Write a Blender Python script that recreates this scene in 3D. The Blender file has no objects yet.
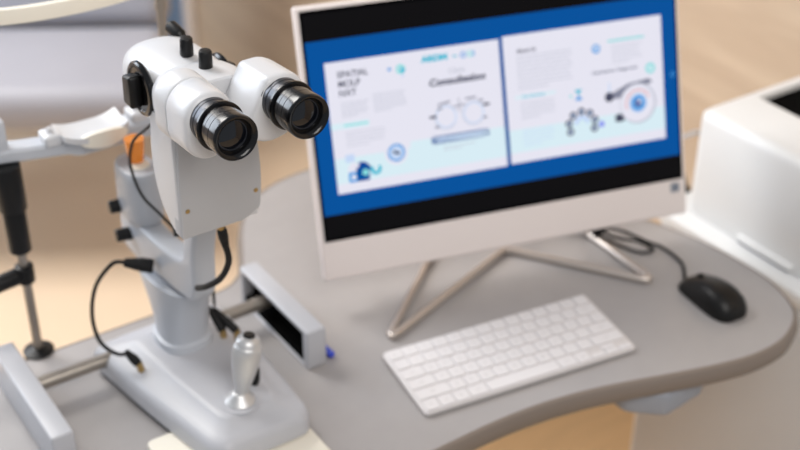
import bpy, bmesh, math, random
from mathutils import Vector, Matrix
random.seed(4)
scn = bpy.context.scene
COL = scn.collection
DESK = 0.75                      # height of the desk top above the floor
YAW = math.radians(34.2)         # the furniture and walls are turned against the camera
ORG = Vector((-0.265, 1.187, 0))
def room(x, y, z=0.0):           # room axes (z from the desk top) -> world
    c, s = math.cos(YAW), math.sin(YAW)
    return Vector((ORG.x + c*x - s*y, ORG.y + s*x + c*y, DESK + z))

# ------------------------------------------------------------------ materials
def s2l(c):
    return c/12.92 if c <= 0.04045 else ((c+0.055)/1.055)**2.4
def rgb(r, g, b): return (s2l(r/255), s2l(g/255), s2l(b/255), 1)
def mat(name, col, rough=0.5, metal=0.0, bump=0.0, bscale=200, var=0.0, vscale=8, coat=0, emit=None, estr=0, trans=0, stretch=None, sub=0):
    m = bpy.data.materials.new(name); m.use_nodes = True
    nt = m.node_tree; b = nt.nodes['Principled BSDF']
    c = rgb(*col)
    b.inputs['Base Color'].default_value = c
    b.inputs['Roughness'].default_value = rough
    b.inputs['Metallic'].default_value = metal
    b.inputs['Coat Weight'].default_value = coat
    b.inputs['Transmission Weight'].default_value = trans
    if emit:
        b.inputs['Emission Color'].default_value = rgb(*emit); b.inputs['Emission Strength'].default_value = estr
    tc = nt.nodes.new('ShaderNodeTexCoord'); mp = nt.nodes.new('ShaderNodeMapping')
    nt.links.new(tc.outputs['Object'], mp.inputs['Vector'])
    if stretch: mp.inputs['Scale'].default_value = stretch
    if var > 0:
        n = nt.nodes.new('ShaderNodeTexNoise'); n.inputs['Scale'].default_value = vscale; n.inputs['Detail'].default_value = 5
        nt.links.new(mp.outputs['Vector'], n.inputs['Vector'])
        r = nt.nodes.new('ShaderNodeValToRGB')
        r.color_ramp.elements[0].position = 0.3; r.color_ramp.elements[1].position = 0.7
        r.color_ramp.elements[0].color = (c[0]*(1-var), c[1]*(1-var), c[2]*(1-var), 1)
        r.color_ramp.elements[1].color = (min(1, c[0]*(1+var)), min(1, c[1]*(1+var)), min(1, c[2]*(1+var)), 1)
        nt.links.new(n.outputs['Fac'], r.inputs['Fac']); nt.links.new(r.outputs['Color'], b.inputs['Base Color'])
    if bump > 0:
        n2 = nt.nodes.new('ShaderNodeTexNoise'); n2.inputs['Scale'].default_value = bscale
        nt.links.new(mp.outputs['Vector'], n2.inputs['Vector'])
        bp = nt.nodes.new('ShaderNodeBump'); bp.inputs['Strength'].default_value = bump; bp.inputs['Distance'].default_value = 0.001
        nt.links.new(n2.outputs['Fac'], bp.inputs['Height']); nt.links.new(bp.outputs['Normal'], b.inputs['Normal'])
    return m
def glow(name, col, s=1.0):
    m = bpy.data.materials.new(name); m.use_nodes = True
    nt = m.node_tree; b = nt.nodes['Principled BSDF']
    b.inputs['Base Color'].default_value = (0.001, 0.001, 0.001, 1); b.inputs['Roughness'].default_value = 0.25
    b.inputs['Specular IOR Level'].default_value = 0.05
    b.inputs['Emission Color'].default_value = rgb(*col); b.inputs['Emission Strength'].default_value = s
    return m
M = {}
M['white'] = mat('white_enamel', (200, 201, 204), 0.34, var=0.006)
M['grey'] = mat('light_grey_enamel', (176, 177, 182), 0.38, var=0.008)
M['cover'] = mat('textured_grey_cover', (172, 173, 176), 0.5, bump=0.35, bscale=1500, var=0.02)
M['bluegrey'] = mat('cool_grey_enamel', (180, 184, 191), 0.38, var=0.008)
M['darkgrey'] = mat('mid_grey_enamel', (140, 144, 152), 0.42, bump=0.05, bscale=600, var=0.02)
M['cream'] = mat('cream_plastic', (232, 226, 212), 0.4, bump=0.05, var=0.02)
M['black'] = mat('black_plastic', (12, 12, 13), 0.4, bump=0.1, bscale=400, var=0.1)
M['satin_black'] = mat('satin_black_metal', (14, 14, 16), 0.18, metal=0.3, bump=0.02, bscale=900, var=0.08)
M['knurl'] = mat('dark_anodised_metal', (58, 60, 66), 0.3, metal=0.6, bump=0.1, bscale=900, var=0.08)
M['rubber'] = mat('black_rubber', (12, 12, 13), 0.6, bump=0.2, bscale=500, var=0.1)
M['steel'] = mat('brushed_steel', (158, 150, 141), 0.35, metal=0.8, bump=0.1, bscale=300, var=0.05)
M['silver'] = mat('satin_silver', (200, 200, 200), 0.42, metal=0.6, bump=0.05, bscale=500, var=0.04)
M['brass'] = mat('brass', (178, 150, 100), 0.35, metal=0.9, var=0.05)
M['lens'] = mat('coated_lens_glass', (3, 4, 10), 0.05, coat=0.3, var=0.05)
M['orange'] = mat('orange_glass_filter', (214, 140, 56), 0.15, trans=0.4, emit=(255, 150, 40), estr=0.12, var=0.05)
M['desk'] = mat('grey_laminate', (158, 154, 153), 0.36, bump=0.08, bscale=500, var=0.025, vscale=30)
M['edge'] = mat('taupe_edge_band', (120, 109, 100), 0.5, bump=0.1, bscale=300, var=0.03)
M['monwhite'] = mat('white_monitor_plastic', (226, 216, 212), 0.4, bump=0.05, bscale=500, var=0.01)
M['glass'] = mat('black_screen_glass', (3, 3, 4), 0.2, var=0.05)
M['glass'].node_tree.nodes['Principled BSDF'].inputs['Specular IOR Level'].default_value = 0.06
M['alu'] = mat('silver_aluminium', (206, 202, 202), 0.4, metal=0.15, bump=0.05, bscale=900, var=0.02)
M['key'] = mat('white_key_plastic', (214, 211, 212), 0.5, bump=0.05, bscale=900, var=0.01)
M['legend'] = mat('grey_key_print', (186, 182, 182), 0.6, var=0.02)
M['mouse'] = mat('matte_black_mouse', (16, 15, 15), 0.4, bump=0.1, bscale=900, var=0.06)
M['wire'] = mat('warm_silver_wire', (190, 180, 172), 0.32, metal=0.6, bump=0.05, bscale=300, var=0.04)
M['blue'] = mat('blue_pen_plastic', (28, 60, 190), 0.35, var=0.04)
M['cab'] = mat('white_cabinet_laminate', (212, 214, 216), 0.42, bump=0.05, bscale=300, var=0.015)
M['dev'] = mat('glossy_white_case', (222, 222, 221), 0.4, bump=0.04, bscale=300, var=0.01)
M['hole'] = mat('matte_black_recess', (2, 2, 2), 0.9, var=0.1)
M['hole'].node_tree.nodes['Principled BSDF'].inputs['Specular IOR Level'].default_value = 0.05
M['seat'] = mat('pale_lilac_vinyl', (152, 151, 158), 0.5, bump=0.3, bscale=120, var=0.03, vscale=5)
M['back'] = mat('grey_vinyl', (150, 152, 162), 0.5, bump=0.3, bscale=120, var=0.04, vscale=5)
M['floor'] = mat('peach_vinyl_floor', (224, 200, 172), 0.45, bump=0.1, bscale=60, var=0.03, vscale=2)
M['wallp'] = mat('pale_plaster', (214, 206, 204), 0.7, bump=0.2, bscale=80, var=0.02)
M['trim'] = mat('white_trim', (230, 224, 220), 0.5, var=0.02)
M['beech'] = mat('beech_panel', (238, 198, 148), 0.5, var=0.05, vscale=6, stretch=(1, 1, 8))
M['bluedoor'] = mat('blue_door_panel', (120, 150, 188), 0.5, var=0.05)
for k_ in ('black', 'rubber', 'mouse'): M[k_].node_tree.nodes['Principled BSDF'].inputs['Specular IOR Level'].default_value = 0.3
# wood wall: grain runs along the room's y axis
def wood():
    m = bpy.data.materials.new('light_wood_panel'); m.use_nodes = True
    nt = m.node_tree; b = nt.nodes['Principled BSDF']; b.inputs['Roughness'].default_value = 0.5
    tc = nt.nodes.new('ShaderNodeTexCoord'); mp = nt.nodes.new('ShaderNodeMapping')
    nt.links.new(tc.outputs['Object'], mp.inputs['Vector']); mp.inputs['Scale'].default_value = (1, 0.9, 9)
    n = nt.nodes.new('ShaderNodeTexNoise'); n.inputs['Scale'].default_value = 2.2; n.inputs['Detail'].default_value = 6; n.inputs['Distortion'].default_value = 0.8
    nt.links.new(mp.outputs['Vector'], n.inputs['Vector'])
    r = nt.nodes.new('ShaderNodeValToRGB'); e = r.color_ramp.elements
    e[0].position = 0.3; e[0].color = rgb(184, 162, 139); e[1].position = 0.72; e[1].color = rgb(202, 182, 158)
    nt.links.new(n.outputs['Fac'], r.inputs['Fac']); nt.links.new(r.outputs['Color'], b.inputs['Base Color'])
    return m
M['wood'] = wood()

# ------------------------------------------------------------------ mesh building
class G:
    def __init__(s): s.bm = bmesh.new()
    def _merge(s, t, mi=0):
        if mi:
            for f in t.faces: f.material_index = mi
        me = bpy.data.meshes.new('tmp'); t.to_mesh(me); t.free()
        s.bm.from_mesh(me); bpy.data.meshes.remove(me); return s
    def _bev(s, t, bevel, seg, ang=30):
        if bevel > 0:
            es = [e for e in t.edges if len(e.link_faces) == 2 and e.calc_face_angle(0) > math.radians(ang)]
            bmesh.ops.bevel(t, geom=es, offset=bevel, segments=seg, affect='EDGES', profile=0.5, clamp_overlap=True)
    def box(s, lo, hi, bevel=0.0, seg=3, mi=0, rot=None):
        t = bmesh.new(); bmesh.ops.create_cube(t, size=1)
        lo = Vector(lo); hi = Vector(hi); c = (lo+hi)/2; d = hi-lo
        for v in t.verts: v.co = Vector((v.co.x*d.x, v.co.y*d.y, v.co.z*d.z))
        s._bev(t, bevel, seg)
        for v in t.verts:
            if rot is not None: v.co = rot @ v.co
            v.co += c
        return s._merge(t, mi)
    def prism(s, pts, ax, a0, a1, bevel=0.0, seg=3, mi=0):
        # pts: 2D outline in the plane across axis ax ('x': (y,z)  'y': (x,z)  'z': (x,y))
        def P(p, a):
            return {'x': (a, p[0], p[1]), 'y': (p[0], a, p[1]), 'z': (p[0], p[1], a)}[ax]
        t = bmesh.new()
        A = [t.verts.new(P(p, a0)) for p in pts]; B = [t.verts.new(P(p, a1)) for p in pts]
        n = len(pts)
        t.faces.new(A); t.faces.new(B[::-1])
        for i in range(n): t.faces.new((A[i], B[i], B[(i+1) % n], A[(i+1) % n]))
        bmesh.ops.recalc_face_normals(t, faces=t.faces)
        s._bev(t, bevel, seg, 40)
        return s._merge(t, mi)
    def loft(s, rings, cap=True, mi=0, closed=True):
        t = bmesh.new(); R = [[t.verts.new(p) for p in r] for r in rings]; n = len(rings[0])
        for a, b in zip(R, R[1:]):
            for i in range(n if closed else n-1):
                t.faces.new((a[i], a[(i+1) % n], b[(i+1) % n], b[i]))
        if cap: t.faces.new(R[0][::-1]); t.faces.new(R[-1])
        bmesh.ops.recalc_face_normals(t, faces=t.faces)
        return s._merge(t, mi)
    def lathe(s, p, d, prof, seg=32, mi=0, sx=1.0, cap=True):
        # prof: (distance along d, radius)
        p = Vector(p); d = Vector(d).normalized()
        u = d.cross(Vector((0, 0, 1)));  u = Vector((1, 0, 0)) if u.length < 1e-4 else u.normalized()
        w = d.cross(u)
        rings = [[p + d*h + (u*math.cos(2*math.pi*i/seg)*sx + w*math.sin(2*math.pi*i/seg))*max(r, 1e-5) for i in range(seg)] for h, r in prof]
        return s.loft(rings, cap, mi)
    def cyl(s, a, b, r, seg=24, bevel=0.0, mi=0):
        a = Vector(a); b = Vector(b); L = (b-a).length
        if bevel: pr = [(0, r-bevel), (bevel*0.3, r-bevel*0.3), (bevel, r), (L-bevel, r), (L-bevel*0.3, r-bevel*0.3), (L, r-bevel)]
        else: pr = [(0, r), (L, r)]
        return s.lathe(a, b-a, pr, seg, mi)
    def tube(s, pts, r, seg=10, smooth=6, mi=0):
        P = [Vector(p) for p in pts]
        if smooth:
            Q = []
            for i in range(len(P)-1):
                p0 = P[max(i-1, 0)]; p1 = P[i]; p2 = P[i+1]; p3 = P[min(i+2, len(P)-1)]
                for k in range(smooth):
                    t = k/smooth
                    Q.append(0.5*((2*p1) + (p2-p0)*t + (2*p0-5*p1+4*p2-p3)*t*t + (3*p1-p0-3*p2+p3)*t**3))
            Q.append(P[-1]); P = Q
        rings = []; u = None
        for i, p in enumerate(P):
            d = (P[min(i+1, len(P)-1)] - P[max(i-1, 0)]).normalized()
            if u is None:
                u = d.cross(Vector((0, 0, 1)))
                if u.length < 1e-3: u = d.cross(Vector((1, 0, 0)))
            u = (u - d*u.dot(d)).normalized(); w = d.cross(u)
            rings.append([p + (u*math.cos(2*math.pi*k/seg) + w*math.sin(2*math.pi*k/seg))*r for k in range(seg)])
        return s.loft(rings, True, mi)
    def mesh(s, name, mats, ang=35):
        for f in s.bm.faces: f.smooth = True
        for e in s.bm.edges:
            if len(e.link_faces) != 2 or e.calc_face_angle(0) > math.radians(ang): e.smooth = False
        me = bpy.data.meshes.new(name); s.bm.to_mesh(me); s.bm.free()
        for m in (mats if isinstance(mats, (list, tuple)) else [mats]): me.materials.append(m)
        return me
def fillet(pts, r, n=5):
    # round the corners of a 2D outline; r = one radius or a list
    out = []; N = len(pts)
    for i in range(N):
        p = Vector(pts[i]); a = Vector(pts[i-1]); b = Vector(pts[(i+1) % N])
        rr = r[i] if isinstance(r, (list, tuple)) else r
        if rr <= 0: out.append(tuple(p)); continue
        da = (a-p); db = (b-p); k = min(rr, da.length*0.48, db.length*0.48)
        A = p + da.normalized()*k; B = p + db.normalized()*k
        for j in range(n+1):
            t = j/n; q = A*(1-t)**2 + p*2*t*(1-t) + B*t*t; out.append((q.x, q.y))
    return out
def obj(name, g, m, parent=None, loc=None, rot=None, label=None):
    o = bpy.data.objects.new(name, g.mesh(name, m) if isinstance(g, G) else g); COL.objects.link(o)
    if parent: o.parent = parent
    if loc is not None: o.location = loc
    if rot is not None: o.rotation_euler = (0, 0, rot)
    if label: o['label'] = label
    return o
def thing(name, label, cat, loc, rot=0.0, group=None):
    o = bpy.data.objects.new(name, None); COL.objects.link(o); o.empty_display_size = 0.05
    o.location = loc; o.rotation_euler = (0, 0, rot); o['label'] = label; o['category'] = cat
    if group: o['group'] = group
    return o
def tag(o, label, cat, group=None):
    o['label'] = label; o['category'] = cat
    if group: o['group'] = group
    return o
def struct(name, g, m):
    o = obj(name, g, m, None, room(0, 0, 0), YAW); o['kind'] = 'structure'; return o
def sub_at(o, off):           # move a child's origin handling: not needed, meshes carry their own coordinates
    return o

# ------------------------------------------------------------------ the room (z measured from the desk top)
FZ = -DESK
struct('floor', G().box((-3.0, -2.4, FZ-0.05), (1.11, 2.3, FZ)), M['floor'])
struct('wall_right', G().box((1.11, -2.4, FZ-0.05), (1.19, 2.3, 1.9)), M['wood'])
wb = G().box((-3.0, 2.3, FZ-0.05), (0.12, 2.38, 1.9)).box((1.075, 2.3, FZ-0.05), (1.19, 2.38, 1.9)).box((0.12, 2.3, 1.35), (1.075, 2.38, 1.9))
struct('wall_back', wb, M['wallp'])
door = struct('door_1', G().box((0.145, 2.32, FZ), (1.073, 2.36, 1.31), 0.004), M['bluedoor'])
fr = G().box((0.10, 2.285, FZ), (0.145, 2.37, 1.36), 0.004).box((1.073, 2.285, FZ), (1.106, 2.2995, 1.36), 0.004).box((0.145, 2.285, 1.31), (1.073, 2.37, 1.36), 0.004)
struct('trim_1', fr, M['trim'])
h = G().cyl((0.22, 2.325, 0.25), (0.22, 2.27, 0.25), 0.011).cyl((0.22, 2.275, 0.25), (0.34, 2.275, 0.25), 0.009)
obj('door_handle', h, M['silver'], door)

# ------------------------------------------------------------------ desk
outl = [(-0.80, 0.082), (-0.80, -0.302), (0.02, -0.302), (0.168, -0.302), (0.24, -0.300), (0.305, -0.3045), (0.36, -0.315), (0.4037, -0.3272),
        (0.4824, -0.353), (0.53, -0.367), (0.572, -0.3755), (0.617, -0.375), (0.650, -0.3625), (0.676, -0.345), (0.692, -0.318), (0.7035, -0.278), (0.704, -0.2278),
        (0.698, -0.1695), (0.682, -0.1088), (0.660, -0.055), (0.630, 0.02), (0.585, 0.11), (0.53, 0.20), (0.47, 0.262), (0.41, 0.290), (0.3577, 0.2925),
        (0.312, 0.288), (0.2749, 0.2759), (0.2430, 0.257), (0.2192, 0.2316), (0.195, 0.195), (0.1753, 0.1551), (0.152, 0.110), (0.120, 0.086)]
rad = [0.05, 0.05] + [0]*30 + [0.01, 0.02]
outl = fillet(outl, rad)
for _ in range(2):               # smooth the curve
    q = []
    for i in range(len(outl)):
        a = outl[i]; b = outl[(i+1) % len(outl)]
        q += [(a[0]*.75+b[0]*.25, a[1]*.75+b[1]*.25), (a[0]*.25+b[0]*.75, a[1]*.25+b[1]*.75)]
    outl = q
def offset(pts, d):
    n = len(pts); out = []
    for i in range(n):
        a = Vector(pts[i-1]); b = Vector(pts[(i+1) % n]); t = (b-a).normalized()
        out.append((pts[i][0] + t.y*d, pts[i][1] - t.x*d))
    return out
desk = thing('desk', 'curved grey laminate desk carrying the microscope, monitor and keyboard', 'desk', room(0, 0, FZ), YAW)
def dz(z): return z + DESK       # child z inside things whose origin is on the floor
g = G(); g.prism(outl, 'z', dz(-0.024), dz(0))
obj('desk_top', g, M['desk'], desk)
g = G(); rings = []
for d, z in ((-0.0005, -0.026), (0.003, -0.0255), (0.006, -0.021), (0.0075, -0.012), (0.006, -0.004), (0.0035, -0.0008), (-0.0005, 0.0004)):
    rings.append([(x, y, dz(z)) for x, y in offset(outl, d)])
g.loft(rings, cap=False)
obj('edge_band', g, M['edge'], desk, label='taupe rounded edge band')
g = G().prism(fillet([(0.425, -0.318), (0.462, -0.352), (0.53, -0.345), (0.53, 0.0), (0.43, 0.0)], 0.008), 'z', dz(-0.062), dz(-0.027), 0.006)
obj('bracket', g, M['darkgrey'], desk, label='grey bracket under the desk top')
g = G().box((-0.60, -0.12, dz(FZ+0.03)), (-0.48, 0.02, dz(-0.027)), 0.01)
obj('column', g, M['grey'], desk)
g = G().box((-0.72, -0.28, dz(FZ)), (-0.36, 0.10, dz(FZ+0.03)), 0.01)
obj('foot', g, M['grey'], desk)
obj('modesty_panel', G().box((-0.10, -0.058, dz(FZ+0.06)), (0.733, -0.044, dz(-0.066)), 0.002), M['beech'], desk, label='beech panel under the desk top')
g = G().box((-0.50, -0.10, dz(-0.065)), (0.44, -0.02, dz(-0.027)), 0.005)
obj('cross_beam', g, M['darkgrey'], desk)

# ------------------------------------------------------------------ slit lamp microscope
sl = thing('slit_lamp_microscope', 'grey and white binocular slit lamp microscope with joystick on desk', 'microscope', room(0, 0, 0), YAW)
# sliding base
def ring(sc, z, dx=0, dy=0, base=None):
    return [(x*1.0, y, z) for x, y in offset(base, sc)]
bo = fillet([(-0.088, 0.028), (-0.074, -0.075), (-0.050, -0.200), (-0.038, -0.214), (0.059, -0.214), (0.069, -0.200), (0.0755, -0.075), (0.075, 0.035)],
            [0.014, 0.05, 0.012, 0.012, 0.012, 0.012, 0.05, 0.014], 6)
g = G()
def inset(k, z, px=0.005, py=-0.095):
    return [(px + (x-px)*(1-k/0.065), py + (y-py)*(1-k/0.115), z) for x, y in bo]
rings = [inset(d, z) for d, z in ((0.004, 0.008), (0, 0.010), (0, 0.026), (0.0012, 0.030), (0.0035, 0.0335), (0.007, 0.0360), (0.012, 0.0375), (0.024, 0.0425), (0.0265, 0.0445), (0.029, 0.0460), (0.033, 0.0470), (0.045, 0.047))]
g.loft(rings)
base = obj('base', g, M['grey'], sl)
g = G().lathe((0.004, -0.166, 0.046), (0, 0, 1), [(0, 0.023), (0.0015, 0.0225), (0.0018, 0.019)], 40)
obj('joystick_ring', g, M['grey'], base)
obj('base_gap_shadow', G().prism([(x, y) for x, y, _ in inset(0.003, 0)], 'z', 0.001, 0.0085), M['rubber'], sl, label='black underlay standing in for the gap shadow under the base')  # black underlay that imitates the shadow in the gap below the base
g = G().prism(fillet([(-0.092, -0.128), (-0.092, -0.32), (0.066, -0.32), (0.066, -0.128)], 0.008), 'z', 0.0005, 0.0075, 0.0015)
obj('guide_plate', g, M['cream'], sl, label='cream guide plate under the base front')
# cross rod and its two covers
rod = obj('slide_rod', G().cyl((-0.162, 0, 0.029), (0.130, 0, 0.029), 0.0080, 24).lathe((0.108, 0, 0.029), (1, 0, 0), [(0, 0.0090), (0.010, 0.0090)], 24), M['steel'], sl, label='steel slide rod')
def cover(x0, x1, open_side):
    g = G()
    if open_side == 0:
        g.box((x0, -0.122, 0), (x1, 0.060, 0.053), 0.003)
    else:
        g.box((x0, -0.112, 0.046), (x1, 0.052, 0.053), 0.003)        # roof
        g.box((x1-0.005, -0.112, 0), (x1, 0.052, 0.051), 0.0015)      # outer wall
        g.box((x0, -0.112, 0), (x1, -0.100, 0.051), 0.003)            # ends
        g.box((x0, 0.044, 0), (x1, 0.052, 0.051), 0.003)
        g.box((x0, -0.110, 0), (x1, 0.050, 0.004), 0.001)
    return g
obj('rail_cover', cover(-0.188, -0.163, 0), M['grey'], sl)
rc = obj('rail_cover', cover(0.118, 0.143, 1), M['grey'], sl)
g = G().box((0.131, -0.1005, 0.0045), (0.1375, 0.0445, 0.0455), 0.001).box((0.120, -0.100, 0.0042), (0.131, 0.044, 0.014), 0.001)
obj('rack', g, M['hole'], rc, label='black rack inside the open cover')
# joystick
jb = Vector((0.004, -0.166, 0.047)); jt = Vector((0.0205, -0.166, 0.130)); jd = jt-jb
g = G().lathe(jb, jd, [(0.004, 0.0065), (0.012, 0.0072), (0.020, 0.0090), (0.030, 0.0115), (0.045, 0.0142), (0.058, 0.0155), (0.068, 0.0153), (0.0705, 0.0142), (0.071, 0.0135), (0.0715, 0.0140), (0.076, 0.0128), (0.079, 0.0100), (0.0805, 0.0072)], 40)
joy = obj('joystick', g, M['silver'], sl, label='silver joystick')
obj('button', G().lathe(jb + jd.normalized()*0.080, jd, [(0, 0.0066), (0.002, 0.0064), (0.003, 0.005)], 24), M['black'], joy)
obj('collar', G().lathe(jb, (0, 0, 1), [(0, 0.0165), (0.002, 0.0165), (0.003, 0.0155), (0.008, 0.0105), (0.011, 0.0085), (0.012, 0.007)], 40), M['silver'], joy)
# column (oval, flares up and back, with a slanted lip)
g = G(); rings = []
for t, z0, cy, ry, rx, slant in ((0, 0.044, -0.030, 0.034, 0.030, 0), (0.04, 0.0455, -0.030, 0.035, 0.031, 0), (0.1, 0.056, -0.030, 0.0345, 0.0305, 0), (0.12, 0.0575, -0.030, 0.031, 0.027, 0),
                          (0.2, 0.059, -0.030, 0.031, 0.027, 0), (0.3, 0.075, -0.031, 0.034, 0.0275, 0.0), (0.55, 0.097, -0.028, 0.043, 0.0285, 0.03), (0.8, 0.116, -0.022, 0.056, 0.0290, 0.07),
                          (0.95, 0.128, -0.018, 0.067, 0.0285, 0.11), (1.0, 0.1300, -0.018, 0.065, 0.0265, 0.11), (1.0, 0.1302, -0.018, 0.055, 0.020, 0.11)):
    r = []
    for i in range(48):
        a = 2*math.pi*i/48
        cx, sy = math.cos(a), math.sin(a)
        px = math.copysign(abs(cx)**0.8, cx)*rx; py = math.copysign(abs(sy)**0.8, sy)*ry
        y = cy + py
        r.append((0.003+px, y, z0 - slant*(y+0.018)))
    rings.append(r)
g.loft(rings); obj('column', g, M['bluegrey'], sl)
# microscope arm: U-shaped plate, with the round tower at the back
prof = [(-0.112, 0.150), (-0.122, 0.165), (-0.126, 0.215), (-0.150, 0.290), (-0.172, 0.340), (-0.148, 0.352), (-0.128, 0.310), (-0.108, 0.245), (-0.100, 0.196), (-0.066, 0.186), (-0.024, 0.180),
        (0.000, 0.180), (0.045, 0.180), (0.068, 0.176), (0.070, 0.130), (0.050, 0.126), (0.0, 0.130), (-0.06, 0.140)]
prof = fillet(prof, 0.014, 4)
g = G().prism(prof, 'x', -0.018, 0.009, 0.005, 3)
arm = obj('microscope_arm', g, M['bluegrey'], sl)
g = G(); rings = []
for z, k in ((0.176, 0.80), (0.180, 0.92), (0.186, 1.0), (0.234, 0.98), (0.240, 0.94), (0.243, 0.87), (0.2435, 0.81), (0.2420, 0.77), (0.2420, 0.70)):
    rings.append([(-0.004 + 0.0215*k*math.copysign(abs(math.cos(a))**0.85, math.cos(a)), 0.034 + 0.034*k*math.copysign(abs(math.sin(a))**0.85, math.sin(a)), z) for a in [2*math.pi*i/40 for i in range(40)]])
g.loft(rings); tower = obj('lamp_tower', g, M['bluegrey'], sl)
obj('cap_plate', G().lathe((-0.002, 0.030, 0.2415), (0, 0, 1), [(0, 0.011), (0.002, 0.0108), (0.0025, 0.009)], 32), M['cream'], tower)
g = G().lathe((-0.001, 0.040, 0.244), (0.0, 0, 1), [(0, 0.0080), (0.020, 0.0105), (0.027, 0.0110)], 24)
obj('filter', g, M['orange'], tower, label='orange glass filter on top of the tower')
def knob(p, d, r, L, par, name='knob', m='black', sh=0.004, smat='steel'):
    p = Vector(p); d = Vector(d).normalized()
    k = obj(name, G().lathe(p + d*sh, d, [(0, r*0.9), (0.001, r), (L*0.5, r*0.97), (L-0.0015, r*0.93), (L-0.0003, r*0.8), (L, r*0.6)], 24), M[m], par)
    obj('shaft', G().cyl(p - d*0.004, p + d*(sh+0.001), r*0.55, 16), M[smat], k)
    return k
knob((-0.014, 0.046, 0.190), (-1, 0.12, 0.03), 0.0078, 0.018, sl)
knob((-0.012, 0.042, 0.154), (-1, 0.12, 0.03), 0.0078, 0.018, sl)
knob((-0.004, -0.086, 0.222), (-1, 0.3, 0), 0.0062, 0.010, sl)
# microscope body hanging in front of the arm
side = [(-0.208, 0.296), (-0.190, 0.300), (-0.170, 0.316), (-0.160, 0.340), (-0.158, 0.365), (-0.162, 0.390), (-0.166, 0.412), (-0.208, 0.412)]
def body_ring(k, front):
    return None
g = G()
# shell: side profile extruded across, front outline bulging on its right
g.prism(fillet(side, [0.004, 0.01, 0.01, 0.01, 0.01, 0.01, 0.004, 0.002], 4), 'x', -0.062, 0.018, 0.004, 3)
body = obj('microscope_body', g, M['white'], sl)
fo = [(-0.0625, 0.297), (0.002, 0.2975), (0.012, 0.3035), (0.0185, 0.306), (0.0215, 0.330), (0.0215, 0.360), (0.018, 0.395), (0.012, 0.412), (-0.058, 0.412), (-0.0605, 0.37)]
g = G().prism(fillet(fo, [0.003, 0.006, 0.004, 0.004, 0.015, 0.015, 0.01, 0.005, 0.005, 0.02], 4), 'y', -0.2125, -0.196, 0.0022, 2)
fp = obj('front_cover', g, M['cover'], body, label='grey textured front cover with two screws')
for x, z in ((-0.055, 0.326), (0.0145, 0.326)):
    obj('screw', G().lathe((x, -0.2122, z), (0, -1, 0), [(0, 0.0022), (0.0008, 0.0022), (0.0012, 0.0014)], 16), M['brass'], fp)
obj('seam', G().box((-0.0585, -0.2128, 0.3995), (-0.035, -0.2120, 0.4001)), M['darkgrey'], fp)
# magnification drum and the housing on top
g = G()
def sring(y, cx, cz, rx, rz, p=0.75, n=48):
    return [(cx + math.copysign(abs(math.cos(a))**p, math.cos(a))*rx, y, cz + math.copysign(abs(math.sin(a))**p, math.sin(a))*rz) for a in [2*math.pi*i/n for i in range(n)]]
HZ = 0.4150
g.loft([sring(-0.080, -0.021, HZ, 0.014, 0.012), sring(-0.083, -0.021, HZ, 0.026, 0.020), sring(-0.090, -0.021, HZ, 0.0325, 0.026), sring(-0.103, -0.021, HZ, 0.0360, 0.0300), sring(-0.125, -0.021, HZ, 0.0375, 0.0330),
        sring(-0.160, -0.021, HZ, 0.0375, 0.0345), sring(-0.185, -0.021, HZ, 0.0365, 0.0335), sring(-0.196, -0.021, HZ, 0.034, 0.031), sring(-0.205, -0.021, HZ, 0.031, 0.028)])
head = obj('head', g, M['white'], sl)
g = G().loft([sring(-0.170, -0.024, 0.424, 0.034, 0.0235, 0.65), sring(-0.180, -0.025, 0.426, 0.039, 0.0250, 0.65), sring(-0.195, -0.026, 0.4275, 0.0425, 0.0255, 0.65), sring(-0.218, -0.027, 0.4290, 0.0440, 0.0250, 0.65), sring(-0.2235, -0.027, 0.429, 0.0435, 0.0245, 0.65), sring(-0.2250, -0.027, 0.429, 0.042, 0.023, 0.65)])
carrier = obj('prism_carrier', g, M['white'], sl)
for x, y, z in ((-0.0185, -0.1590, 0.4490), (-0.0185, -0.1965, 0.4510)):
    k = knob((x, y, z), (0, -0.08, 1), 0.0062, 0.0175, sl, 'knob', 'black', 0.001)
# drum dials
def dial(x, sgn, yy=0.0, zz=0.0):
    c = Vector((x, -0.1500, 0.4245))
    g = G().lathe(c, (sgn, 0, 0), [(0, 0.0235), (0.002, 0.0255), (0.005, 0.0255), (0.0065, 0.0240), (0.007, 0.021), (0.0055, 0.020)], 48)
    d = obj('magnification_dial', g, M['satin_black'], sl, label='black magnification dial')
    g = G().prism(fillet([(-0.1560, 0.4245-0.016), (-0.1370, 0.4245-0.015), (-0.1390, 0.4245+0.013), (-0.1560, 0.4245+0.016)], 0.004, 4), 'x', min(x+sgn*0.005, x+sgn*0.017), max(x+sgn*0.005, x+sgn*0.017), 0.003)
    gr = obj('grip', g, M['black'], d)
    d.location = gr.location + Vector((0, yy, zz)); gr.location = (0, 0, 0)
dial(-0.0575, -1); dial(0.0115, 1, -0.006, -0.009)
# lever behind the head
g = G().lathe((0.006, -0.118, 0.4350), (-0.06, 1, 0.20), [(0, 0.0034), (0.020, 0.0034), (0.022, 0.0055), (0.024, 0.0065), (0.040, 0.0065), (0.042, 0.005)], 24)
obj('lever', g, M['black'], head, label='small black lever behind the head')
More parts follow.
